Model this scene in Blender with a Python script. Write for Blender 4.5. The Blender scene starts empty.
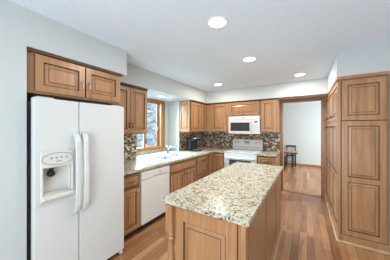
import bpy, bmesh, math, random
from mathutils import Vector, Matrix
C = bpy.context.scene
COL = C.collection
random.seed(7)
PI = math.pi

# ------------------------------------------------------------------ camera
cam = bpy.data.cameras.new('camera'); cam_o = bpy.data.objects.new('camera', cam); COL.objects.link(cam_o)
cam.sensor_width = 36; cam.lens = 36*179/390; cam.shift_y = -1.6/390; cam.clip_start = .02
cam_o.location = (0, 0, 1.461); cam_o.rotation_euler = (PI/2, 0, .558)
C.camera = cam_o

# ------------------------------------------------------------------ light
w = bpy.data.worlds.new('sky'); C.world = w; w.use_nodes = True
w.node_tree.nodes['Background'].inputs[0].default_value = (.86, .93, 1.0, 1)
w.node_tree.nodes['Background'].inputs[1].default_value = 1.0

def area(name, loc, rot, sx, sy, power, color, spread=PI):
    l = bpy.data.lights.new(name, 'AREA'); l.shape = 'RECTANGLE'; l.size = sx; l.size_y = sy
    l.energy = power; l.color = color; l.spread = spread
    o = bpy.data.objects.new(name, l); COL.objects.link(o); o.location = loc; o.rotation_euler = rot
    return o
# daylight through sink window and unseen dining window; rear, side lamps are added fill
area('added_fill_patio_door', (-.1, -1.75, 1.05), (math.radians(112), 0, 0), 1.7, 1.9, 78, (.80, .91, 1.0))  # added fill from behind the camera, tilted up to brighten the ceiling
area('fill_side', (2.95, .4, 1.45), (math.radians(118), 0, PI/2), 2.6, 1.5, 5, (.80, .91, 1.0))  # weak added fill from the unseen right side
area('daylight_sink_window', (-3.75, 2.83, 2.15), (0, math.radians(-58), 0), 1.0, 1.1, 420, (.52, .78, 1.0))
area('daylight_dining_window', (2.6, 6.5, 1.6), (math.radians(62), 0, PI/2), 2.4, 1.6, 150, (.88, .95, 1.0))

C.view_settings.view_transform = 'Standard'; C.view_settings.look = 'None'
C.view_settings.exposure = 0.40; C.view_settings.gamma = 1; C.view_settings.use_curve_mapping = False
CAN_POWER = 10.5

# ------------------------------------------------------------------ materials
def nodes(name):
    m = bpy.data.materials.new(name); m.use_nodes = True
    nt = m.node_tree; return m, nt, nt.nodes['Principled BSDF']
def nd(nt, t, **kw):
    n = nt.nodes.new(t)
    for k, v in kw.items():
        if k.startswith('i_'): 
            key = k[2:]; n.inputs[int(key) if key.isdigit() else key].default_value = v
        else: setattr(n, k, v)
    return n
def ramp(nt, stops, interp='LINEAR'):
    r = nt.nodes.new('ShaderNodeValToRGB'); r.color_ramp.interpolation = interp
    e = r.color_ramp.elements
    while len(e) < len(stops): e.new(.5)
    for k, (p, c) in enumerate(stops): e[k].position = p; e[k].color = (*c, 1)
    return r
def plain(name, col, rough=.5, metal=0, noise=.04, scale=30, emit=None, strength=0, bump=0):
    m, nt, b = nodes(name)
    tc = nd(nt, 'ShaderNodeTexCoord'); n = nd(nt, 'ShaderNodeTexNoise'); n.inputs['Scale'].default_value = scale
    nt.links.new(tc.outputs['Object'], n.inputs['Vector'])
    r = ramp(nt, [(.3, tuple(c*(1-noise) for c in col)), (.7, tuple(min(1, c*(1+noise)) for c in col))])
    nt.links.new(n.outputs['Fac'], r.inputs[0]); nt.links.new(r.outputs[0], b.inputs['Base Color'])
    b.inputs['Roughness'].default_value = rough; b.inputs['Metallic'].default_value = metal
    if emit: b.inputs['Emission Color'].default_value = (*emit, 1); b.inputs['Emission Strength'].default_value = strength
    if bump:
        bp = nd(nt, 'ShaderNodeBump'); bp.inputs['Strength'].default_value = bump; bp.inputs['Distance'].default_value = .01
        nt.links.new(n.outputs['Fac'], bp.inputs['Height']); nt.links.new(bp.outputs[0], b.inputs['Normal'])
    return m
def wood(name, dark, mid, light, rough=.28):
    m, nt, b = nodes(name)
    tc = nd(nt, 'ShaderNodeTexCoord'); oi = nd(nt, 'ShaderNodeObjectInfo')
    mp = nd(nt, 'ShaderNodeMapping'); mp.inputs['Scale'].default_value = (16, 16, 1.3)
    add = nd(nt, 'ShaderNodeVectorMath', operation='ADD')
    mul = nd(nt, 'ShaderNodeMath', operation='MULTIPLY'); mul.inputs[1].default_value = 17
    nt.links.new(oi.outputs['Random'], mul.inputs[0])
    nt.links.new(tc.outputs['Object'], mp.inputs[0]); nt.links.new(mp.outputs[0], add.inputs[0]); nt.links.new(mul.outputs[0], add.inputs[1])
    n = nd(nt, 'ShaderNodeTexNoise'); n.inputs['Scale'].default_value = 1.6; n.inputs['Detail'].default_value = 6; n.inputs['Distortion'].default_value = .6
    nt.links.new(add.outputs[0], n.inputs['Vector'])
    r = ramp(nt, [(.28, dark), (.5, mid), (.74, light)])
    nt.links.new(n.outputs['Fac'], r.inputs[0]); nt.links.new(r.outputs[0], b.inputs['Base Color'])
    b.inputs['Roughness'].default_value = rough
    return m

def floor_mat():
    m, nt, b = nodes('hardwood planks')
    L = nt.links.new
    tc = nd(nt, 'ShaderNodeTexCoord'); sx = nd(nt, 'ShaderNodeSeparateXYZ'); L(tc.outputs['Object'], sx.inputs[0])
    def M(op, a, c=None):
        n = nd(nt, 'ShaderNodeMath', operation=op)
        for k, v in enumerate((a, c)):
            if v is None: continue
            if isinstance(v, (int, float)): n.inputs[k].default_value = v
            else: L(v, n.inputs[k])
        return n.outputs[0]
    u = M('DIVIDE', sx.outputs['X'], .083); row = M('FLOOR', u)
    wn = nd(nt, 'ShaderNodeTexWhiteNoise', noise_dimensions='1D'); L(row, wn.inputs['W'])
    v = M('ADD', M('DIVIDE', sx.outputs['Y'], 1.05), M('MULTIPLY', wn.outputs['Value'], 7.3)); pl = M('FLOOR', v)
    cv = nd(nt, 'ShaderNodeCombineXYZ'); L(row, cv.inputs[0]); L(pl, cv.inputs[1])
    w2 = nd(nt, 'ShaderNodeTexWhiteNoise', noise_dimensions='2D'); L(cv.outputs[0], w2.inputs['Vector'])
    base = ramp(nt, [(0, (.24, .105, .042)), (.35, (.335, .16, .068)), (.7, (.41, .21, .095)), (1, (.48, .27, .135))])
    L(w2.outputs['Value'], base.inputs[0])
    mp = nd(nt, 'ShaderNodeMapping'); mp.inputs['Scale'].default_value = (26, 1.6, 1); L(tc.outputs['Object'], mp.inputs[0])
    off = nd(nt, 'ShaderNodeVectorMath', operation='ADD'); L(mp.outputs[0], off.inputs[0])
    sc = nd(nt, 'ShaderNodeVectorMath', operation='SCALE'); L(w2.outputs['Color'], sc.inputs[0]); sc.inputs['Scale'].default_value = 30
    L(sc.outputs[0], off.inputs[1])
    n = nd(nt, 'ShaderNodeTexNoise'); n.inputs['Scale'].default_value = 1.5; n.inputs['Detail'].default_value = 6; n.inputs['Distortion'].default_value = .8
    L(off.outputs[0], n.inputs['Vector'])
    g = ramp(nt, [(.3, (.66, .62, .6)), (.5, (1, 1, 1)), (.75, (1.0, 1.0, 1.0))]); L(n.outputs['Fac'], g.inputs[0])
    mx = nd(nt, 'ShaderNodeMix', data_type='RGBA', blend_type='MULTIPLY'); mx.inputs['Factor'].default_value = 1
    L(base.outputs[0], mx.inputs[6]); L(g.outputs[0], mx.inputs[7])
    # seams between boards
    fu = M('FRACT', u); fv = M('FRACT', v)
    seam = M('MINIMUM', M('MINIMUM', fu, M('SUBTRACT', 1, fu)), M('MULTIPLY', M('MINIMUM', fv, M('SUBTRACT', 1, fv)), 12))
    sr = ramp(nt, [(.0, (.45, .42, .4)), (.035, (1, 1, 1))]); L(seam, sr.inputs[0])
    m2 = nd(nt, 'ShaderNodeMix', data_type='RGBA', blend_type='MULTIPLY'); m2.inputs['Factor'].default_value = 1
    L(mx.outputs[2], m2.inputs[6]); L(sr.outputs[0], m2.inputs[7])
    L(m2.outputs[2], b.inputs['Base Color']); b.inputs['Roughness'].default_value = .30
    return m

def granite():
    m, nt, b = nodes('speckled granite'); L = nt.links.new
    tc = nd(nt, 'ShaderNodeTexCoord')
    wob = nd(nt, 'ShaderNodeTexNoise'); wob.inputs['Scale'].default_value = 30; wob.inputs['Detail'].default_value = 3
    L(tc.outputs['Object'], wob.inputs['Vector'])
    sc = nd(nt, 'ShaderNodeVectorMath', operation='SCALE'); L(wob.outputs['Color'], sc.inputs[0]); sc.inputs['Scale'].default_value = .022
    ad = nd(nt, 'ShaderNodeVectorMath', operation='ADD'); L(tc.outputs['Object'], ad.inputs[0]); L(sc.outputs[0], ad.inputs[1])
    v1 = nd(nt, 'ShaderNodeTexVoronoi'); v1.inputs['Scale'].default_value = 92; L(ad.outputs[0], v1.inputs['Vector'])
    bw = nd(nt, 'ShaderNodeSeparateColor'); L(v1.outputs['Color'], bw.inputs[0])
    n2 = nd(nt, 'ShaderNodeTexNoise'); n2.inputs['Scale'].default_value = 14; n2.inputs['Detail'].default_value = 4; L(ad.outputs[0], n2.inputs['Vector'])
    mm = nd(nt, 'ShaderNodeMath', operation='MULTIPLY_ADD'); L(n2.outputs['Fac'], mm.inputs[0]); mm.inputs[1].default_value = .9; mm.inputs[2].default_value = -.45
    s = nd(nt, 'ShaderNodeMath', operation='ADD'); L(bw.outputs[0], s.inputs[0]); L(mm.outputs[0], s.inputs[1])
    r = ramp(nt, [(.0, (.05, .045, .04)), (.07, (.10, .085, .07)), (.14, (.22, .175, .12)), (.24, (.36, .30, .20)), (.40, (.39, .35, .235)), (.65, (.475, .44, .325)), (.9, (.545, .52, .43))])
    L(s.outputs[0], r.inputs[0]); L(r.outputs[0], b.inputs['Base Color']); b.inputs['Roughness'].default_value = .24
    return m

def mosaic(name, axes):
    m, nt, b = nodes(name); L = nt.links.new
    tc = nd(nt, 'ShaderNodeTexCoord'); mp = nd(nt, 'ShaderNodeMapping'); L(tc.outputs['Object'], mp.inputs[0])
    if axes == 'YZ': mp.inputs['Rotation'].default_value = (0, 0, PI/2)
    sx = nd(nt, 'ShaderNodeSeparateXYZ'); L(mp.outputs[0], sx.inputs[0])
    cx = nd(nt, 'ShaderNodeCombineXYZ'); L(sx.outputs['X'], cx.inputs[0]); L(sx.outputs['Z'], cx.inputs[1])
    br = nd(nt, 'ShaderNodeTexBrick'); br.offset = .5; L(cx.outputs[0], br.inputs['Vector'])
    br.inputs['Color1'].default_value = (0, 0, 0, 1); br.inputs['Color2'].default_value = (1, 1, 1, 1); br.inputs['Mortar'].default_value = (.5, .5, .5, 1)
    br.inputs['Scale'].default_value = 1; br.inputs['Brick Width'].default_value = .048; br.inputs['Row Height'].default_value = .036
    br.inputs['Mortar Size'].default_value = .0018; br.inputs['Mortar Smooth'].default_value = 0; br.inputs['Bias'].default_value = 0
    r = ramp(nt, [(0, (.022, .015, .011)), (.20, (.10, .06, .035)), (.32, (.30, .20, .125)), (.44, (.46, .37, .26)), (.52, (.32, .23, .15)), (.64, (.15, .09, .05)), (.74, (.62, .54, .42)), (.86, (.04, .028, .02))], 'CONSTANT')
    L(br.outputs['Color'], r.inputs[0]); L(r.outputs[0], b.inputs['Base Color']); b.inputs['Roughness'].default_value = .22
    return m

WALL = plain('painted wall', (.52, .545, .535), .75, noise=.01, scale=8)
CEIL = plain('textured ceiling', (.76, .845, .94), .9, noise=.03, scale=55, bump=.25)
FLOOR = floor_mat()
WOOD = wood('stained maple', (.295, .142, .060), (.375, .192, .086), (.44, .24, .117))
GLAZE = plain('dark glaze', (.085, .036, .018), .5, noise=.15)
TRIMW = wood('oak trim', (.22, .092, .027), (.29, .132, .043), (.35, .17, .062), .3)
WINW = wood('window trim', (.24, .102, .031), (.32, .15, .052), (.38, .19, .072), .8)
SHOE = wood('pale shoe moulding', (.42, .25, .13), (.52, .33, .19), (.58, .40, .25), .4)
GRAN = granite()
TILE_X = mosaic('mosaic tile along the range wall', 'XZ'); TILE_Y = mosaic('mosaic tile along the window wall', 'YZ')
WHITE = plain('white appliance enamel', (.61, .625, .61), .32, noise=.01)
CREAM = plain('cream plastic', (.63, .62, .56), .4, noise=.01)
BISQ = plain('off-white enamel', (.68, .68, .635), .35, noise=.01)
BLACKG = plain('black glass', (.045, .043, .042), .12, noise=.05)
BLACK = plain('black plastic', (.010, .010, .011), .5, noise=.1)
DARK = plain('dark gap', (.02, .016, .014), .7)
GREY = plain('grey print', (.25, .25, .25), .5)
LGREY = plain('light grey ring', (.50, .50, .49), .35)
CHROME = plain('chrome', (.55, .56, .58), .12, 1, .01)
STEEL = plain('brushed steel', (.55, .56, .57), .3, 1, .03)
BRONZE = plain('antique bronze', (.10, .075, .055), .4, 1, .1)
NICKEL = plain('satin nickel', (.62, .58, .52), .28, 1, .03)
LENS = plain('lit lamp lens', (1, 1, 1), .5, emit=(1, .93, .82), strength=6)
TRIMWHITE = plain('white lamp trim', (.8, .8, .78), .5, noise=.01)
SNOW = plain('snow', (.80, .84, .90), .9, noise=.03, scale=3)
SNOWLEAF = plain('snow-covered needles', (.58, .64, .70), .9, noise=.5, scale=9)
BARK = plain('bark', (.07, .055, .045), .9, noise=.3)
def glass_mat():
    m, nt, b = nodes('window glass'); L = nt.links.new
    tr = nd(nt, 'ShaderNodeBsdfTransparent'); gl = nd(nt, 'ShaderNodeBsdfGlossy'); gl.inputs['Roughness'].default_value = .02
    mx = nd(nt, 'ShaderNodeMixShader'); mx.inputs[0].default_value = .06
    L(tr.outputs[0], mx.inputs[1]); L(gl.outputs[0], mx.inputs[2]); L(mx.outputs[0], nt.nodes['Material Output'].inputs[0])
    return m
GLASS = glass_mat()

# ------------------------------------------------------------------ helpers
def box(bm, x0, x1, y0, y1, z0, z1, mi=0):
    v = [bm.verts.new((x, y, z)) for z in (z0, z1) for y in (y0, y1) for x in (x0, x1)]
    for q in ((0, 2, 3, 1), (4, 5, 7, 6), (0, 1, 5, 4), (2, 6, 7, 3), (0, 4, 6, 2), (1, 3, 7, 5)):
        f = bm.faces.new([v[i] for i in q]); f.material_index = mi
    return bm
def lathe(bm, prof, cx=0, cy=0, seg=20, axis='Z', mi=0, cz=0):
    """prof: list of (radius, height)"""
    rings = []
    for r, h in prof:
        ring = []
        for k in range(seg):
            a = 2*PI*k/seg; p = (r*math.cos(a), r*math.sin(a), h)
            if axis == 'Y': p = (p[0], p[2], p[1])
            if axis == 'X': p = (p[2], p[0], p[1])
            ring.append(bm.verts.new((p[0]+cx, p[1]+cy, p[2]+cz)))
        rings.append(ring)
    fs = []
    for a, b in zip(rings, rings[1:]):
        for k in range(seg): fs.append(bm.faces.new((a[k], a[(k+1) % seg], b[(k+1) % seg], b[k])))
    fs.append(bm.faces.new(rings[0][::-1])); fs.append(bm.faces.new(rings[-1]))
    for f in fs: f.material_index = mi; f.smooth = True
    fs[-1].smooth = fs[-2].smooth = False
    return bm
def tube(bm, pts, r, seg=10, mi=0):
    pts = [Vector(p) for p in pts]; rings = []
    rr = r if isinstance(r, (list, tuple)) else [r]*len(pts)
    prev = None
    for i, p in enumerate(pts):
        d = (pts[min(i+1, len(pts)-1)]-pts[max(i-1, 0)]).normalized()
        if prev is None:
            up = Vector((0, 0, 1)) if abs(d.z) < .9 else Vector((1, 0, 0)); a = d.cross(up).normalized()
        else: a = (prev-d*prev.dot(d)).normalized()
        prev = a; b = d.cross(a)
        rings.append([bm.verts.new(p+(a*math.cos(2*PI*k/seg)+b*math.sin(2*PI*k/seg))*rr[i]) for k in range(seg)])
    for x, y in zip(rings, rings[1:]):
        for k in range(seg):
            f = bm.faces.new((x[k], x[(k+1) % seg], y[(k+1) % seg], y[k])); f.smooth = True; f.material_index = mi
    bm.faces.new(rings[0][::-1]).material_index = mi; bm.faces.new(rings[-1]).material_index = mi
    return bm
def slab(bm, xs, ys, keep, z0, z1, vertical=False):
    """plate made of grid cells with holes; vertical=True: xs along x, ys along z, z0..z1 along y"""
    V = {}
    def vert(i, j, k):
        if (i, j, k) not in V:
            p = (xs[i], ys[j], (z0, z1)[k])
            if vertical: p = (xs[i], (z0, z1)[k], ys[j])
            V[i, j, k] = bm.verts.new(p)
        return V[i, j, k]
    nx, ny = len(xs)-1, len(ys)-1
    K = lambda i, j: 0 <= i < nx and 0 <= j < ny and keep(i, j)
    for i in range(nx):
        for j in range(ny):
            if not K(i, j): continue
            bm.faces.new([vert(i, j, 1), vert(i+1, j, 1), vert(i+1, j+1, 1), vert(i, j+1, 1)])
            bm.faces.new([vert(i, j, 0), vert(i, j+1, 0), vert(i+1, j+1, 0), vert(i+1, j, 0)])
            for di, dj, a, b in ((-1, 0, (i, j+1), (i, j)), (1, 0, (i+1, j), (i+1, j+1)), (0, -1, (i, j), (i+1, j)), (0, 1, (i+1, j+1), (i, j+1))):
                if not K(i+di, j+dj):
                    bm.faces.new([vert(*a, 0), vert(*b, 0), vert(*b, 1), vert(*a, 1)])
    bmesh.ops.recalc_face_normals(bm, faces=bm.faces[:])
    return bm
def obj(name, bm, mats, parent=None, loc=(0, 0, 0), rz=0, bevel=0, seg=2, smooth=False):
    me = bpy.data.meshes.new(name)
    bmesh.ops.recalc_face_normals(bm, faces=bm.faces[:])
    bm.to_mesh(me); bm.free()
    for m in (mats if isinstance(mats, (list, tuple)) else [mats]): me.materials.append(m)
    if smooth:
        for p in me.polygons: p.use_smooth = True
    o = bpy.data.objects.new(name, me); COL.objects.link(o)
    o.location = loc; o.rotation_euler = (0, 0, rz)
    if parent: o.parent = parent
    if bevel:
        b = o.modifiers.new('edge', 'BEVEL'); b.width = bevel; b.segments = seg; b.limit_method = 'ANGLE'; b.angle_limit = math.radians(40)
    return o
def tag(o, label, cat, group=None):
    o['label'] = label; o['category'] = cat
    if group: o['group'] = group
    return o
def thing(name, label, cat, loc=(0, 0, 0), rz=0, group=None):
    o = bpy.data.objects.new(name, None); COL.objects.link(o); o.empty_display_size = .1
    o.location = loc; o.rotation_euler = (0, 0, rz)
    return tag(o, label, cat, group)
def struct(name, bm, m, **kw):
    o = obj(name, bm, m, **kw); o['kind'] = 'structure'; return o
NB = bmesh.new
def B(*a): return box(NB(), *a)

# ------------------------------------------------------------------ room shell
ZC, ZS = 2.423, 2.123
struct('floor', B(-3.1, 3.1, -1.9, 8.3, -.06, 0), FLOOR)
struct('ceiling', B(-3.1, 3.1, -1.9, 8.3, ZC, ZC+.08), CEIL)
bm = NB()                                                     # window wall: main plane, alcove with window hole
box(bm, -3.1, -2.62, .503, 2.19, 0, ZC)
box(bm, -3.1, -2.62, 3.47, 4.64, 0, ZC)
box(bm, -3.1, -2.95, 2.19, 3.47, 0, .985)
box(bm, -3.1, -2.95, 2.19, 3.47, 2.115, ZC)
box(bm, -3.1, -2.95, 2.19, 2.40, .985, 2.115)
box(bm, -3.1, -2.95, 3.222, 3.47, .985, 2.115)
struct('wall_left', bm, WALL)
struct('wall_left_front', B(-3.1, -1.906, -1.8, .503, 0, ZC), WALL)
bm = NB()                                                     # range wall with the doorway
box(bm, -3.1, -.475, 4.64, 4.78, 0, ZC); box(bm, .2726, 3.1, 4.64, 4.78, 0, ZC); box(bm, -.475, .2726, 4.64, 4.78, 2.07, ZC)
struct('wall_back', bm, WALL)
struct('wall_right_front', B(.815, 3.0, 2.949, 4.64, 0, ZC), WALL)
bm = NB()                                                     # far right wall with an added, unseen opening for the side fill
box(bm, 3.0, 3.1, -1.9, -.9, 0, ZC); box(bm, 3.0, 3.1, 1.7, 2.949, 0, ZC); box(bm, 3.0, 3.1, -.9, 1.7, 0, .7); box(bm, 3.0, 3.1, -.9, 1.7, 2.2, ZC)
struct('wall_right', bm, WALL)
bm = NB()
box(bm, -3.1, -1.0, -1.9, -1.8, 0, ZC); box(bm, .8, 3.0, -1.9, -1.8, 0, ZC); box(bm, -1.0, .8, -1.9, -1.8, 2.2, ZC)
struct('wall_rear', bm, WALL)
bm = NB()
box(bm, -3.1, 3.0, 8.1, 8.2, 0, ZC); struct('wall_dining_back', bm, WALL)
struct('wall_dining_left', B(-3.1, -3.0, 4.78, 8.1, 0, ZC), WALL)
bm = NB()
box(bm, 3.0, 3.1, 4.78, 5.3, 0, ZC); box(bm, 3.0, 3.1, 7.7, 8.2, 0, ZC); box(bm, 3.0, 3.1, 5.3, 7.7, 0, .7); box(bm, 3.0, 3.1, 5.3, 7.7, 2.3, ZC)
struct('wall_dining_right', bm, WALL)
# soffits
struct('wall_fridge_soffit', B(-2.62, -1.906, .503, 1.446, ZS, ZC), WALL)
bm = slab(NB(), [-2.95, -2.62, -2.234], [1.446, 2.19, 3.47, 4.2], lambda i, j: i == 1 or j == 1, ZS, ZC)
struct('wall_left_soffit', bm, WALL)
struct('wall_back_soffit', B(-2.62, .33, 4.2, 4.64, ZS, ZC), WALL)
struct('wall_right_soffit', B(.33, .815, 2.949, 4.64, ZS, ZC), WALL)
# backsplashes
bm = NB(); box(bm, -2.62, -2.612, 1.40, 2.19, .916, 1.40); box(bm, -2.62, -2.612, 3.47, 4.64, .916, 1.40)
struct('wall_left_backsplash', bm, TILE_Y)
struct('wall_back_backsplash', B(-2.61, -.535, 4.632, 4.64, .916, 1.75), TILE_X)
struct('trim_1', B(-2.95, -2.937, 2.195, 3.465, .916, .978), GRAN)   # granite strip under the window
# door casing to the dining room
bm = NB()
box(bm, -.53, -.475, 4.62, 4.64, 0, 2.07); box(bm, .2726, .328, 4.62, 4.64, 0, 2.07); box(bm, -.53, .328, 4.62, 4.64, 2.07, 2.12)
box(bm, -.476, -.466, 4.63, 4.79, 0, 2.062); box(bm, .264, .274, 4.63, 4.79, 0, 2.062); box(bm, -.476, .274, 4.63, 4.79, 2.06, 2.07)
struct('trim_2', bm, TRIMW, bevel=.004)
struct('trim_3', B(-.465, .263, 4.64, 4.80, .001, .011), TRIMW, bevel=.004)   # threshold
struct('baseboard_dining', B(-3.0, 3.0, 8.085, 8.1, 0, .085), TRIMW, bevel=.003)
# window over the sink
bm = NB()
Y0, Y1, Z0, Z1 = 2.34, 3.316, .982, 2.118
for a in ((Y0, Y0+.062, Z0, Z1), (Y1-.095, Y1, Z0, Z1), (Y0+.062, Y1-.095, Z1-.062, Z1), (Y0+.062, Y1-.095, Z0, Z0+.062)):
    box(bm, -2.95, -2.932, a[0], a[1], a[2], a[3])
for a in ((2.40, 2.418, .985, 2.115), (3.204, 3.221, .985, 2.115), (2.418, 3.204, 2.09, 2.115), (2.418, 3.204, .985, 1.01)):
    box(bm, -3.08, -2.951, a[0], a[1], a[2], a[3])
win = struct('window_1', bm, WINW, bevel=.004)
def sash(y0, y1, x, m):
    bm = NB(); s = .045
    box(bm, x, x+.014, y0, y0+s, 1.012, 2.088); box(bm, x, x+.014, y1-s, y1, 1.012, 2.088)
    box(bm, x, x+.014, y0+s, y1-s, 1.012, 1.05); box(bm, x, x+.014, y0+s, y1-s, 2.045, 2.088)
    o = obj('sash', bm, m, win, bevel=.003); o['kind'] = 'structure'
    p = obj('pane', B(x+.005, x+.009, y0+s, y1-s, 1.05, 2.045), GLASS, o); p['kind'] = 'structure'
sash(2.42, 2.80, -3.076, TRIMWHITE); sash(2.76, 3.202, -3.06, WINW)
lk = obj('sash_lock', B(-3.044, -3.02, 3.165, 3.195, 1.42, 1.50), NICKEL, win, bevel=.004); lk['kind'] = 'structure'

# ------------------------------------------------------------------ cabinet parts
def panel_door(w_, h, rows=None, t=.02, st=.055, rail=.055, raised=True, dark_edge=True):
    """raised-panel front: x 0..w, z 0..h, front at y=0, back at y=t. rows: z of the middle rails' centres"""
    bm = NB(); g = .0
    edges = [0] + [r for r in (rows or [])] + [h]
    box(bm, 0, st, 0, t, 0, h); box(bm, w_-st, w_, 0, t, 0, h)
    opens = []
    zz = rail
    box(bm, st, w_-st, 0, t, 0, rail)
    for r in (rows or []):
        opens.append((zz, r-rail/2)); box(bm, st, w_-st, 0, t, r-rail/2, r+rail/2); zz = r+rail/2
    opens.append((zz, h-rail)); box(bm, st, w_-st, 0, t, h-rail, h)
    for f in bm.faces:
        c = f.calc_center_median()
        f.normal_update()
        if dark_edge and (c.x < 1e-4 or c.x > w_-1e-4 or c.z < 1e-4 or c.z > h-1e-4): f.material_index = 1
    for z0, z1 in opens:
        x0, x1 = st, w_-st
        if raised: prof = [(0, 0, 1), (.004, .010, 1), (.009, .011, 1), (.036, .0045, 0), (.041, .002, 1)]
        else: prof = [(0, 0, 1), (.004, .010, 1), (.010, .010, 1)]
        prof = [(min(i, (x1-x0)*.42, (z1-z0)*.42), d, m) for i, d, m in prof]
        rings = []
        for ins, d, mi in prof:
            rings.append([bm.verts.new(p) for p in ((x0+ins, d, z0+ins), (x1-ins, d, z0+ins), (x1-ins, d, z1-ins), (x0+ins, d, z1-ins))])
        for k, (a, b) in enumerate(zip(rings, rings[1:])):
            for q in range(4):
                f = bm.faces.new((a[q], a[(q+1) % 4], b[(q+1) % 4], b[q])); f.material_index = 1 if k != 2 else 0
        bm.faces.new(rings[-1])
    return bm
WG = [WOOD, GLAZE]
def slab_front(w_, h, t=.02):
    """drawer front with a routed edge"""
    bm = NB(); rings = []
    for ins, d in ((0, t), (0, .006), (.010, .002), (.022, .002), (.026, 0)):
        rings.append([bm.verts.new(p) for p in ((ins, d, ins), (w_-ins, d, ins), (w_-ins, d, h-ins), (ins, d, h-ins))])
    for k, (a, b) in enumerate(zip(rings, rings[1:])):
        for q in range(4): bm.faces.new((a[q], a[(q+1) % 4], b[(q+1) % 4], b[q])).material_index = 1 if k in (0, 2) else 0
    bm.faces.new(rings[-1]); bm.faces.new(rings[0][::-1])
    return bm
def bar_pull(par, x, z, L=.075, m=None, vert=True):
    bm = NB(); h = L/2
    if vert: pts = [(x, 0, z-h), (x, -.022, z-h+.008), (x, -.026, z), (x, -.022, z+h-.008), (x, 0, z+h)]
    else: pts = [(x-h, 0, z), (x-h+.008, -.022, z), (x, -.026, z-.006), (x+h-.008, -.022, z), (x+h, 0, z)]
    tube(bm, pts, .006, 8); 
    return obj('handle', bm, m or NICKEL, par)
def knob(par, x, z, m=None):
    bm = lathe(NB(), [(.006, 0), (.006, -.012), (.015, -.016), (.017, -.022), (.012, -.028)], x, 0, 12, 'Y', cz=z)
    return obj('knob', bm, m or BRONZE, par)
def door(par, x, z, w_, h, rows=None, y=-.0205, **kw):
    return obj('door', panel_door(w_, h, rows, **kw), WG, par, (x, y, z))
def drawer(par, x, z, w_, h, y=-.0205, panel=False):
    o = obj('drawer', panel_door(w_, h, st=.035, rail=.03) if panel else slab_front(w_, h), WG, par, (x, y, z))
    return o
def wall_cab(label, loc, rz, w_, h, d, doors, group='wooden wall cabinets', pulls=True, inset=None, frame_left=.0):
    """local: x to the viewer's right, y into the wall; loc = front-left-bottom corner"""
    t = thing('wall_cabinet', label, 'cabinet', loc, rz, group)
    obj('body', B(0, w_, 0, d, 0, h), WOOD, t, bevel=.002)
    obj('crown', B(0, w_, -.028, -.0005, h-.03, h-.0008), GLAZE, t, bevel=.004)  # crown moulding; its shadow under the soffit is put into the dark colour
    for x0, x1, side in doors:
        do = door(t, x0, .018, x1-x0, h-.055)
        ww = x1-x0
        if side: bar_pull(do, ww-.028 if side == 'R' else .028, .115, m=pulls)
    return t
R90 = PI/2
GW = 'wooden wall cabinets under the soffit'
# over the fridge
t = wall_cab('wide two-door wooden cabinet mounted above the white refrigerator', (-1.936, .505, 1.757), R90, .865, ZS-1.757-.001, .67,
             [(.055, .45, 'R'), (.46, .85, 'L')], GW, NICKEL)
# between fridge and window
wall_cab('tall two-door wooden wall cabinet between refrigerator and sink window', (-2.304, 1.45, 1.372), R90, .695, ZS-1.372-.001, .30,
         [(.01, .342, 'R'), (.348, .685, 'L')], GW, BRONZE)
t = wall_cab('wooden corner wall cabinet above the black coffee maker', (-2.304, 3.475, 1.372), R90, .78, ZS-1.372-.001, .30,
         [(.015, .40, None), (.408, .70, None)], GW, BRONZE)
obj('side_panel', panel_door(.28, .70, st=.04, rail=.05, t=.012), WG, t, (-.0125, .29, .02), -R90)
cw = wall_cab('wooden wall cabinet filling the corner beside the microwave', (-2.302, 4.262, 1.372), 0, .64, ZS-1.372-.001, .365,
         [(.19, .575, None)], GW, BRONZE)
cab = wall_cab('short wide wooden wall cabinet directly above the microwave', (-1.66, 4.262, 1.762), 0, .76, ZS-1.762-.001, .365,
         [(.02, .74, None)], GW, BRONZE)
bar_pull([c for c in cab.children if c.name.startswith('door')][0], .36, .02, .06, BRONZE, False)
wall_cab('narrow single-door wooden wall cabinet between microwave and dining doorway', (-.898, 4.262, 1.372), 0, .366, ZS-1.372-.001, .365,
         [(.03, .33, None)], GW, BRONZE)

# base cabinets -----------------------------------------------------------
GB = 'wooden base cabinets under the granite counter'
def base_cab(label, loc, rz, w_, d, fronts, hollow=False):
    t = thing('base_cabinet', label, 'cabinet', loc, rz, GB)
    bm = NB()
    if hollow:
        box(bm, 0, w_, 0, d, .105, .70)
        obj('front_rail', B(0, w_, 0, .06, .7005, .850), WOOD, t)
    else: box(bm, 0, w_, 0, d, .105, .850)
    obj('body', bm, WOOD, t)
    obj('shade_strip', B(0, w_, .03, .06 if hollow else d, .8505, .872), GLAZE, t)  # counter underside shadow put in as a dark recessed strip
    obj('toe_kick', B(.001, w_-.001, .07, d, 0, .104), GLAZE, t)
    for f in fronts:
        kind, x, z, fw, fh = f[:5]
        if kind == 'door':
            o = door(t, x, z, fw, fh)
            if len(f) > 5: knob(o, f[5], fh-.05, f[6] if len(f) > 6 else None)
        else:
            o = drawer(t, x, z, fw, fh, panel=kind == 'panel')
            if len(f) > 5: bar_pull(o, fw/2, fh/2, .085, BRONZE, False)
    return t
XB = -1.955
base_cab('wooden base cabinet with drawer over door, between refrigerator and dishwasher', (XB, 1.375, 0), R90, .326, .655,
         [('drawer', .02, .69, .28, .155, 1), ('door', .02, .125, .28, .545, .245, NICKEL)])
base_cab('wide two-door wooden sink base cabinet with a false drawer front', (XB, 2.307, 0), R90, .862, .655,
         [('drawer', .02, .69, .81, .155), ('door', .02, .125, .40, .545, .365), ('door', .43, .125, .40, .545, .035)], True)
base_cab('wooden base cabinet that is a stack of three drawers', (XB, 3.171, 0), R90, .505, .655,
         [('panel', .02, .69, .465, .155, 1), ('panel', .02, .43, .465, .24, 1), ('panel', .02, .125, .465, .285, 1)])
t = thing('corner_base_cabinet', 'wooden corner base cabinet with two narrow door leaves meeting at a right angle', 'cabinet', (XB, 3.678, 0), 0, GB)
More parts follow.
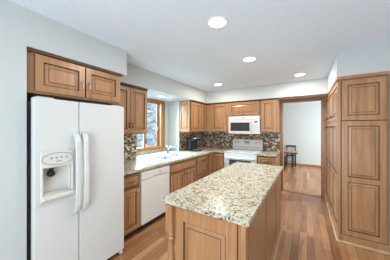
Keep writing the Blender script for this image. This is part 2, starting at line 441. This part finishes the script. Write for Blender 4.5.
bm = slab(NB(), [-.655, 0, .288], [0, .30, .945], lambda i, j: i == 0 or j == 1, .105, .850); obj('body', bm, WOOD, t)
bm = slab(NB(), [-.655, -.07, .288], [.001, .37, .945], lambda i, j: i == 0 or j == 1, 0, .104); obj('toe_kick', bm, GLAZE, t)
obj('door', panel_door(.27, .72, st=.05), WG, t, (.0205, .02, .125), R90)
obj('door', panel_door(.245, .72, st=.05), WG, t, (.03, .2795, .125), 0)
obj('shade_strip', slab(NB(), [-.655, -.03, .288], [.001, .33, .945], lambda i, j: i == 0 or j == 1, .8505, .872), GLAZE, t)  # same dark strip, standing in for the counter's shadow
base_cab('small wooden base cabinet between the range and the dining doorway', (-.895, 3.98, 0), 0, .36, .648,
         [('panel', .02, .69, .30, .155, 1), ('door', .02, .125, .30, .545, .26)])

# worktops ----------------------------------------------------------------
xs = [-2.948, -2.608, -2.44, -2.09, -1.905, -1.668]; ys = [1.385, 2.193, 2.37, 3.13, 3.467, 3.955, 4.63]
def keep(i, j):
    if i == 0: return j in (1, 2, 3)
    if i == 4: return j == 5
    if i == 2 and j == 2: return False
    return True
bm = slab(NB(), xs, ys, keep, .8755, .915)
tag(obj('worktop', bm, GRAN, bevel=.006), 'L-shaped speckled granite counter holding the sink, running to the range', 'countertop')
tag(obj('worktop', B(-.897, -.53, 3.955, 4.63, .8755, .915), GRAN, bevel=.006), 'short piece of granite counter between range and dining doorway', 'countertop')

# sink + faucet -----------------------------------------------------------
t = thing('kitchen_sink', 'double-bowl sink set into the granite counter below the window', 'sink', (-2.265, 2.75, .915))
SINKW = plain('pale sink enamel', (.55, .56, .54), .3)
def bowl(y0, y1):
    bm = NB(); x0, x1 = -.165, .165; d = -.17
    box(bm, x0, x1, y0, y1, d-.005, d)
    box(bm, x0, x0+.005, y0, y1, d, 0); box(bm, x1-.005, x1, y0, y1, d, 0); box(bm, x0+.005, x1-.005, y0, y0+.005, d, 0); box(bm, x0+.005, x1-.005, y1-.005, y1, d, 0)
    o = obj('bowl', bm, SINKW, t)
    obj('drain', lathe(NB(), [(.04, d+.0005), (.04, d+.004), (.02, d+.002)], 0, (y0+y1)/2, 16), CHROME, o)
bowl(-.37, -.01); bowl(.01, .37)
bm = slab(NB(), [-.19, -.164, .164, .19], [-.395, -.369, -.011, .011, .369, .395], lambda i, j: not (i == 1 and j in (1, 3)), .0005, .006)
obj('rim', bm, SINKW, t)
t = thing('faucet', 'chrome single-lever kitchen faucet standing behind the sink', 'faucet', (-2.53, 2.95, .916))
obj('base', lathe(NB(), [(.032, 0), (.030, .012), (.022, .02), (.022, .13), (.024, .15), (.015, .165)], 0, 0, 16), CHROME, t)
obj('spout', tube(NB(), [(0, 0, .10), (.05, .02, .145), (.11, .04, .165), (.17, .06, .16), (.205, .075, .135), (.21, .077, .105)], [.014, .014, .013, .013, .014, .016]), CHROME, t)
obj('lever', tube(NB(), [(0, 0, .16), (-.01, -.012, .20), (-.02, -.03, .245)], [.012, .009, .007]), CHROME, t)
t = tag(obj('soap_dispenser', lathe(NB(), [(.02, 0), (.018, .01), (.010, .015), (.010, .06), (.014, .064), (.012, .072)], -2.53, 3.16, 12, cz=.916), CHROME), 'small chrome soap pump on the counter beside the faucet', 'soap dispenser')

# dishwasher --------------------------------------------------------------
t = thing('dishwasher', 'off-white dishwasher under the counter between base cabinets', 'dishwasher', (XB, 1.705, 0), R90)
W = .598
obj('body', B(.003, W-.003, .03, .62, .105, .872), BISQ, t)
obj('toe_kick', B(.003, W-.003, .07, .62, 0, .104), DARK, t)
obj('door_panel', B(.004, W-.004, -.022, .029, .115, .735), BISQ, t, bevel=.006)
bm = NB(); box(bm, .004, W-.004, -.026, .029, .74, .855)
cp = obj('control_panel', bm, BISQ, t, bevel=.006)
obj('vent', B(.06, .22, -.0275, -.0262, .80, .806), LGREY, cp)
obj('latch', lathe(NB(), [(.012, -.0262), (.012, -.032)], .36, 0, 12, 'Y', cz=.802), GREY, cp)
obj('handle_lip', B(.22, .50, -.035, -.0262, .765, .778), LGREY, cp, bevel=.003)

# range -------------------------------------------------------------------
t = thing('kitchen_range', 'white freestanding electric range with a raised control backguard', 'stove', (-1.662, 3.97, 0))
W = .758
obj('body', B(0, W, .02, .64, .05, .90), WHITE, t, bevel=.003)
obj('toe_kick', B(.02, W-.02, .05, .64, 0, .049), DARK, t)
obj('cooktop', B(-.001, W+.001, -.02, .60, .9005, .918), WHITE, t, bevel=.005)
for bx, by, r in ((.20, .14, .10), (.56, .14, .08), (.20, .42, .08), (.56, .42, .10)):
    obj('burner', lathe(NB(), [(r, .9182), (r, .9195), (r-.012, .9197)], bx, by, 28), LGREY, t)
bm = slab(NB(), [.01, .13, W-.13, W-.01], [.24, .45, .74, .81], lambda i, j: not (i == 1 and j == 1), -.025, .019, True)
od = obj('oven_door', bm, WHITE, t, bevel=.006)
obj('oven_window', B(.131, W-.131, -.018, .010, .451, .739), BLACKG, od)
obj('handle', tube(NB(), [(.04, -.02, .785), (.045, -.06, .785), (.38, -.066, .785), (W-.045, -.06, .785), (W-.04, -.02, .785)], .012), WHITE, od)
obj('front_rail', B(.005, W-.005, -.015, .019, .81, .895), WHITE, t, bevel=.004)
obj('storage_drawer', B(.01, W-.01, -.02, .019, .06, .23), WHITE, t, bevel=.006)
bg = obj('backguard', B(0, W, .575, .64, .919, 1.18), WHITE, t, bevel=.012)
obj('vent_slot', B(.03, W-.03, .572, .5745, .985, .995), GREY, bg)
obj('display', B(.31, .45, .571, .5745, 1.085, 1.135), GREY, bg)
for q in range(6): obj('button', B(.32+.022*q, .335+.022*q, .5690, .5708, 1.06, 1.072), GREY, bg)
for x in (.075, .155, .60, .68):
    kb = obj('knob', lathe(NB(), [(.028, .5745), (.026, .563), (.018, .55), (.016, .548)], x, 0, 16, 'Y', cz=1.10), LGREY, bg)
    obj('pointer', B(x-.003, x+.003, .540, .5478, 1.085, 1.115), GREY, kb)

# microwave ---------------------------------------------------------------
t = thing('microwave', 'white over-the-range microwave with a dark window', 'microwave', (-1.655, 4.242, 1.33))
W, H = .75, .425
obj('body', B(0, W, .02, .385, 0, H), WHITE, t, bevel=.004)
vg = obj('vent_grille', B(.001, W-.001, -.02, .019, H-.085, H-.001), WHITE, t, bevel=.006)
obj('logo', B(.34, .41, -.0215, -.0202, H-.052, H-.036), GREY, vg)
dr = obj('door', slab(NB(), [.002, .05, .525, .57], [.005, .065, .27, .335], lambda i, j: not (i == 1 and j == 1), -.022, .019, True), WHITE, t, bevel=.005)
obj('window', B(.0505, .5245, -.012, .015, .0655, .2695), BLACKG, dr)
obj('handle', tube(NB(), [(.548, -.02, .05), (.548, -.045, .065), (.548, -.05, .17), (.548, -.045, .275), (.548, -.02, .29)], .010), WHITE, dr)
cp = obj('control_panel', B(.574, W-.002, -.018, .019, .005, .335), WHITE, t, bevel=.005)
obj('display', B(.63, .70, -.020, -.0182, .265, .30), BLACKG, cp)
for r in range(4):
    for c in range(3): obj('button', B(.605+.042*c, .635+.042*c, -.0195, -.0182, .06+.045*r, .085+.045*r), LGREY, cp)

# refrigerator ------------------------------------------------------------
t = thing('refrigerator', 'white side-by-side refrigerator with ice and water dispenser', 'refrigerator', (-1.813, .522, 0), R90)
W = .817
obj('body', B(.030, W-.015, .084, .76, .05, 1.70), WHITE, t, bevel=.004)
obj('gap_shade', B(.018, W-.012, .0705, .0835, .06, 1.70), BLACK, t)  # black strip put in for the shade of the gap behind the doors
obj('hinge_cover', B(.02, .14, .02, .16, 1.7005, 1.722), WHITE, t, bevel=.006)
obj('hinge_cover', B(W-.14, W-.02, .02, .16, 1.7005, 1.722), WHITE, t, bevel=.006)
obj('kick_grille', B(.01, W-.01, .06, .09, .012, .0495), DARK, t)
for x in (.05, W-.03):
    obj('caster', lathe(NB(), [(.024, x-.012), (.029, x-.006), (.029, x+.006), (.024, x+.012)], 0, .028, 14, 'X', cz=.029), WHITE, t)
D0, D1, DZ0, DZ1 = .035, .278, .855, 1.275            # dispenser housing on the freezer door
fz = obj('freezer_door', slab(NB(), [0, D0+.02, D1-.02, .327], [.055, .915, 1.135, 1.71], lambda i, j: not (i == 1 and j == 1), 0, .07, True), WHITE, t, bevel=.008, seg=3)
rd = obj('fridge_door', B(.333, W, 0, .07, .055, 1.71), WHITE, t, bevel=.008, seg=3)
bm = slab(NB(), [D0, D0+.02, D1-.02, D1], [DZ0, .915, 1.135, DZ1], lambda i, j: not (i == 1 and j == 1), -.018, -.0005, True)
dp = obj('dispenser', bm, CREAM, fz, bevel=.008, seg=3)
bm = NB(); x0, x1, z0, z1 = D0+.021, D1-.021, .916, 1.134     # cavity lining
box(bm, x0, x1, .060, .069, z0, z1); box(bm, x0, x0+.004, 0, .06, z0, z1); box(bm, x1-.004, x1, 0, .06, z0, z1); box(bm, x0+.004, x1-.004, 0, .06, z0, z0+.004); box(bm, x0+.004, x1-.004, 0, .06, z1-.004, z1)
obj('cavity', bm, CREAM, fz)
bm = NB(); pts = []
for k in range(32):
    a = 2*PI*k/32; pts.append((.157+.112*math.cos(a), 1.206+.047*math.sin(a)))
vf = [bm.verts.new((x, -.0225, z)) for x, z in pts]; vb = [bm.verts.new((x, -.0185, z)) for x, z in pts]
bm.faces.new(vf); bm.faces.new(vb[::-1])
for k in range(32): bm.faces.new((vf[k], vb[k], vb[(k+1) % 32], vf[(k+1) % 32])).material_index = 1
vo = [bm.verts.new((.157+(x-.157)*1.05, -.0195, 1.206+(z-1.206)*1.12)) for x, z in pts]; vp = [bm.verts.new((v.co.x, -.0183, v.co.z)) for v in vo]
bm.faces.new(vo).material_index = 1; bm.faces.new(vp[::-1]).material_index = 1
for k in range(32): bm.faces.new((vo[k], vp[k], vp[(k+1) % 32], vo[(k+1) % 32])).material_index = 1
pn = obj('control_oval', bm, [WHITE, GREY], fz)
for k in range(4): obj('button', lathe(NB(), [(.008, -.0226), (.008, -.026)], .105+.036*k, 0, 10, 'Y', cz=1.214), GREY, pn)
obj('logo', B(.137, .182, -.0240, -.0226, 1.180, 1.188), GREY, pn)
obj('nozzle', lathe(NB(), [(.018, 0), (.016, -.02), (.012, -.024)], .125, .035, 14, cz=1.13), BLACK, fz)
obj('paddle', lathe(NB(), [(.027, .058), (.027, .03), (.018, .022)], .125, 0, 18, 'Y', cz=1.075), BLACK, fz)
bm = NB(); box(bm, D0+.004, D1-.004, -.045, -.019, .875, .913); obj('drip_tray', bm, CREAM, fz, bevel=.008)
def fridge_handle(par, x):
    zs = [.70, .72, .78, 1.06, 1.33, 1.39, 1.41]; ysx = [0, -.03, -.05, -.060, -.05, -.03, 0]
    bm = NB(); rings = []
    for z, y in zip(zs, ysx):
        rings.append([bm.verts.new(p) for p in ((x-.019, y, z), (x+.019, y, z), (x+.019, y-.020, z+(.012 if z > 1.1 else -.012 if z < 1.1 else 0)), (x-.019, y-.020, z+(.012 if z > 1.1 else -.012 if z < 1.1 else 0)))])
    for a, b in zip(rings, rings[1:]):
        for q in range(4): bm.faces.new((a[q], a[(q+1) % 4], b[(q+1) % 4], b[q]))
    bm.faces.new(rings[0]); bm.faces.new(rings[-1])
    o = obj('handle', bm, WHITE, par, bevel=.006, seg=3)
fridge_handle(fz, .291); fridge_handle(rd, .362)

# coffee maker ------------------------------------------------------------
t = thing('coffee_maker', 'black single-serve coffee maker on the counter by the corner', 'coffee maker', (-2.33, 3.72, .916), math.radians(60))
obj('base', B(-.11, .11, -.15, .13, 0, .035), BLACK, t, bevel=.015)
obj('column', B(-.10, .10, .02, .13, .0355, .235), BLACK, t, bevel=.015)
bm = NB(); box(bm, -.11, .11, -.14, .13, .2355, .325); obj('brew_head', bm, BLACK, t, bevel=.03, seg=4)
obj('handle', tube(NB(), [(-.08, -.13, .31), (-.07, -.165, .315), (.07, -.165, .315), (.08, -.13, .31)], .009), STEEL, t)
obj('drip_tray', B(-.07, .07, -.13, .0, .0355, .042), STEEL, t)
obj('water_tank', B(-.155, -.1105, -.05, .12, .0, .26), BLACK, t, bevel=.012)

# pantry cabinets ---------------------------------------------------------
GP = 'tall wooden pantry cabinets'
XP, YN, YF = .33, 2.949, 4.61
def pantry(y0, y1, label, end=False):
    t = thing('pantry_cabinet', label, 'cabinet', (XP+.022, y1, 0), -R90, GP)     # local x -> -Y, local y -> +X
    w_ = y1-y0
    obj('body', B(0, w_, 0, .455, .105, ZS-.001), WOOD, t)
    obj('plinth', B(0, w_, .0, .455, 0, .104), WOOD, t)
    obj('crown', B(0, w_, -.022, -.0005, 2.085, ZS-.001), WOOD, t, bevel=.006)
    du = door(t, .006, 1.575, w_-.012, .50, y=-.0125, t=.012, dark_edge=False)
    dl = door(t, .006, .125, w_-.012, 1.42, rows=[.69], y=-.0125, t=.012, dark_edge=False)
    knob(du, .03, .06); knob(dl, .03, 1.36)
    obj('shoe', B(0, w_, -.03, -.0005, 0, .03), SHOE, t, bevel=.008)
    return t
t = pantry(YN+.002, 3.50, 'tall pantry cabinet whose panelled end faces the kitchen', True)
pantry(3.502, 4.055, 'middle one of the three tall pantry cabinets'); pantry(4.057, YF, 'tall pantry cabinet next to the dining doorway')
# the finished end of the first unit (faces the camera side): local frame of t: x -> -Y
w_ = 3.50-YN-.002
def endp(name, bm, z):
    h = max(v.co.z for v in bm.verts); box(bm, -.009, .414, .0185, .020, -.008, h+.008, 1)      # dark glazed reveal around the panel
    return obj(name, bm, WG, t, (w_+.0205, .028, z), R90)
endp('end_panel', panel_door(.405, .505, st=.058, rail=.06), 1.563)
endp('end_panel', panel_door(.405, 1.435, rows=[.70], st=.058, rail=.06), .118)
obj('crown', B(w_+.0005, w_+.03, -.022, .455, 2.085, ZS-.001), WOOD, t, bevel=.006)
obj('shoe', B(w_+.0005, w_+.03, -.03, .455, 0, .03), SHOE, t, bevel=.008)
obj('plinth', B(w_+.0005, w_+.016, 0, .455, .031, .110), WOOD, t)

# island ------------------------------------------------------------------
t = thing('kitchen_island', 'large wooden kitchen island with a panelled end and turned corner post', 'island', (0, 0, 0))
IX0, IX1, IY0, IY1 = -.868, -.325, 1.12, 2.835
obj('body', B(IX0, IX1, IY0, IY1, .0, .855), WOOD, t)
obj('shade_strip', B(IX0+.02, IX1-.02, IY0+.02, IY1-.02, .8555, .873), GLAZE, t)  # dark strip put in for the shadow below the slab
obj('end_panel', panel_door(.492, .748, st=.075, rail=.095), WG, t, (-.866, IY0-.0205, .105), 0)
obj('plinth', B(-.866, -.374, IY0-.012, IY0-.0005, 0, .10), WOOD, t)
for y0, y1 in ((1.135, 1.73), (1.745, 2.295), (2.31, 2.825)):
    obj('side_panel', slab_front(y1-y0, .748, .012), WG, t, (IX1+.0125, y0, .105), R90)
obj('shoe', B(IX1+.0005, IX1+.03, IY0, IY1, 0, .03), SHOE, t, bevel=.008)
obj('base_moulding', B(IX1+.0005, IX1+.014, IY0, IY1, .031, .10), SHOE, t, bevel=.004)
bm = NB(); cx, cy, s = -.900, 1.088, .030
box(bm, cx-s, cx+s, cy-s, cy+s, .66, .873); box(bm, cx-s, cx+s, cy-s, cy+s, 0, .14)
lathe(bm, [(.026, .14), (.031, .155), (.031, .165), (.020, .18), (.027, .25), (.030, .36), (.026, .47), (.020, .57), (.018, .595), (.029, .605), (.029, .615), (.022, .622), (.022, .630), (.030, .638), (.030, .650), (.025, .66)], cx, cy, 20)
obj('turned_post', bm, WOOD, t)
obj('corner_post', B(-.347, -.312, 1.078, 1.119, 0, .873), WOOD, t, bevel=.006)
tag(obj('island_top', B(-.976, -.287, 1.055, 2.865, .8755, .915), GRAN, bevel=.009, seg=3), 'large speckled granite slab on top of the wooden island', 'countertop')

# ceiling lights ----------------------------------------------------------
GL = 'recessed ceiling lights'
def can(x, y, z, label, power, r=.078):
    t = thing('recessed_light', label, 'ceiling light', (x, y, z), 0, GL)
    bm = NB(); rings = []
    for rr, h in ((r+.017, -.001), (r+.015, -.008), (r, -.006), (r-.003, -.001)):
        rings.append([bm.verts.new((rr*math.cos(2*PI*k/28), rr*math.sin(2*PI*k/28), h)) for k in range(28)])
    for a, b in zip(rings, rings[1:]):
        for k in range(28): bm.faces.new((a[k], a[(k+1) % 28], b[(k+1) % 28], b[k]))
    obj('trim_ring', bm, TRIMWHITE, t)
    obj('lens', lathe(NB(), [(r-.004, -.001), (r-.004, -.004), (r-.02, -.006)], 0, 0, 28), LENS, t)
    l = bpy.data.lights.new('can_light', 'AREA'); l.shape = 'DISK'; l.size = r*2; l.energy = power; l.color = (1, .93, .84)
    o = bpy.data.objects.new('bulb', l); COL.objects.link(o); o.parent = t; o.location = (0, 0, -.012)
can(-.689, 1.487, ZC, 'largest recessed ceiling light, over the near end of the island', CAN_POWER)
can(-.677, 2.515, ZC, 'recessed ceiling light above the far end of the island', CAN_POWER)
can(-.104, 3.70, ZC, 'recessed ceiling light in front of the dining doorway', CAN_POWER)
can(-1.644, 3.58, ZC, 'recessed ceiling light in front of the microwave', CAN_POWER)
can(-2.55, 2.77, ZS, 'small recessed light in the soffit over the sink window', 1.5, .06)

# dining room furniture ---------------------------------------------------
t = thing('dining_table', 'pale-topped table with black legs beyond the dining doorway', 'table', (-.85, 7.58, 0))
obj('tabletop', B(-.62, .60, -.22, .22, .58, .605), SHOE, t, bevel=.006)
obj('apron', B(-.58, .57, -.20, .20, .54, .5795), BLACK, t)
for sx in (-.45, .38):
    for sy in (-.17, .13): obj('leg', B(sx, sx+.04, sy, sy+.04, 0, .5395), BLACK, t, bevel=.003)
def chair(x, y, rz, label):
    t = thing('dining_chair', label, 'chair', (x, y, 0), rz, 'black chairs in the dining room')
    obj('seat', B(-.17, .17, -.14, .14, .40, .43), BLACK, t, bevel=.01)
    for sx in (-.165, .135):
        obj('leg', B(sx, sx+.03, -.135, -.105, 0, .3995), BLACK, t)
        obj('leg', B(sx, sx+.03, .105, .135, 0, .3995), BLACK, t)
    bm = NB(); box(bm, -.165, -.135, .112, .135, .4305, .735); box(bm, .135, .165, .112, .135, .4305, .735); box(bm, -.17, .17, .11, .138, .735, .79)
    obj('backrest', bm, BLACK, t, bevel=.004)
    obj('stretcher', B(-.1345, .1345, -.13, -.115, .18, .20), BLACK, t)
chair(-.52, 7.93, 0, 'black chair whose top rail shows over the far edge of the pale dining table')
chair(-.78, 7.02, R90, 'black chair standing in front of the pale dining table, half hidden by the door casing')

# outside -----------------------------------------------------------------
struct('ground_outside', B(-30, -3.1, -15, 25, -.5, -.4), SNOW)
def tree(x, y, h, r, label):
    t = thing('snowy_tree', label, 'tree', (x, y, -.4), random.random()*6, 'snow-covered trees outside the window')
    obj('trunk', tube(NB(), [(0, 0, 0), (.03, 0, h*.5), (0, .02, h)], [.10, .07, .02], 8), BARK, t)
    bm = NB()
    for k in range(170):
        z = h*(.12+.88*(k/170)); rad = r*(1-(z/h)*.8)*(.35+.65*random.random()); a = random.random()*6.283
        c = Vector((rad*math.cos(a), rad*math.sin(a), z-.15*rad)); s = r*.16*(.5+random.random())
        m = Matrix.Translation(c) @ Matrix.Rotation(a, 4, 'Z') @ Matrix.Diagonal((s*1.6, s*.8, s*.55, 1))
        bmesh.ops.create_icosphere(bm, subdivisions=1, radius=1, matrix=m)
    obj('crown', bm, SNOWLEAF, t)
tree(-7.2, 6.6, 5.2, 1.3, 'snowy tree seen through the middle of the sink window')
tree(-9.5, 7.0, 6.5, 1.6, 'snowy tree at the casing edge of the sink window')
tree(-8.6, 10.0, 6.0, 1.5, 'farther snowy tree seen through the sink window')
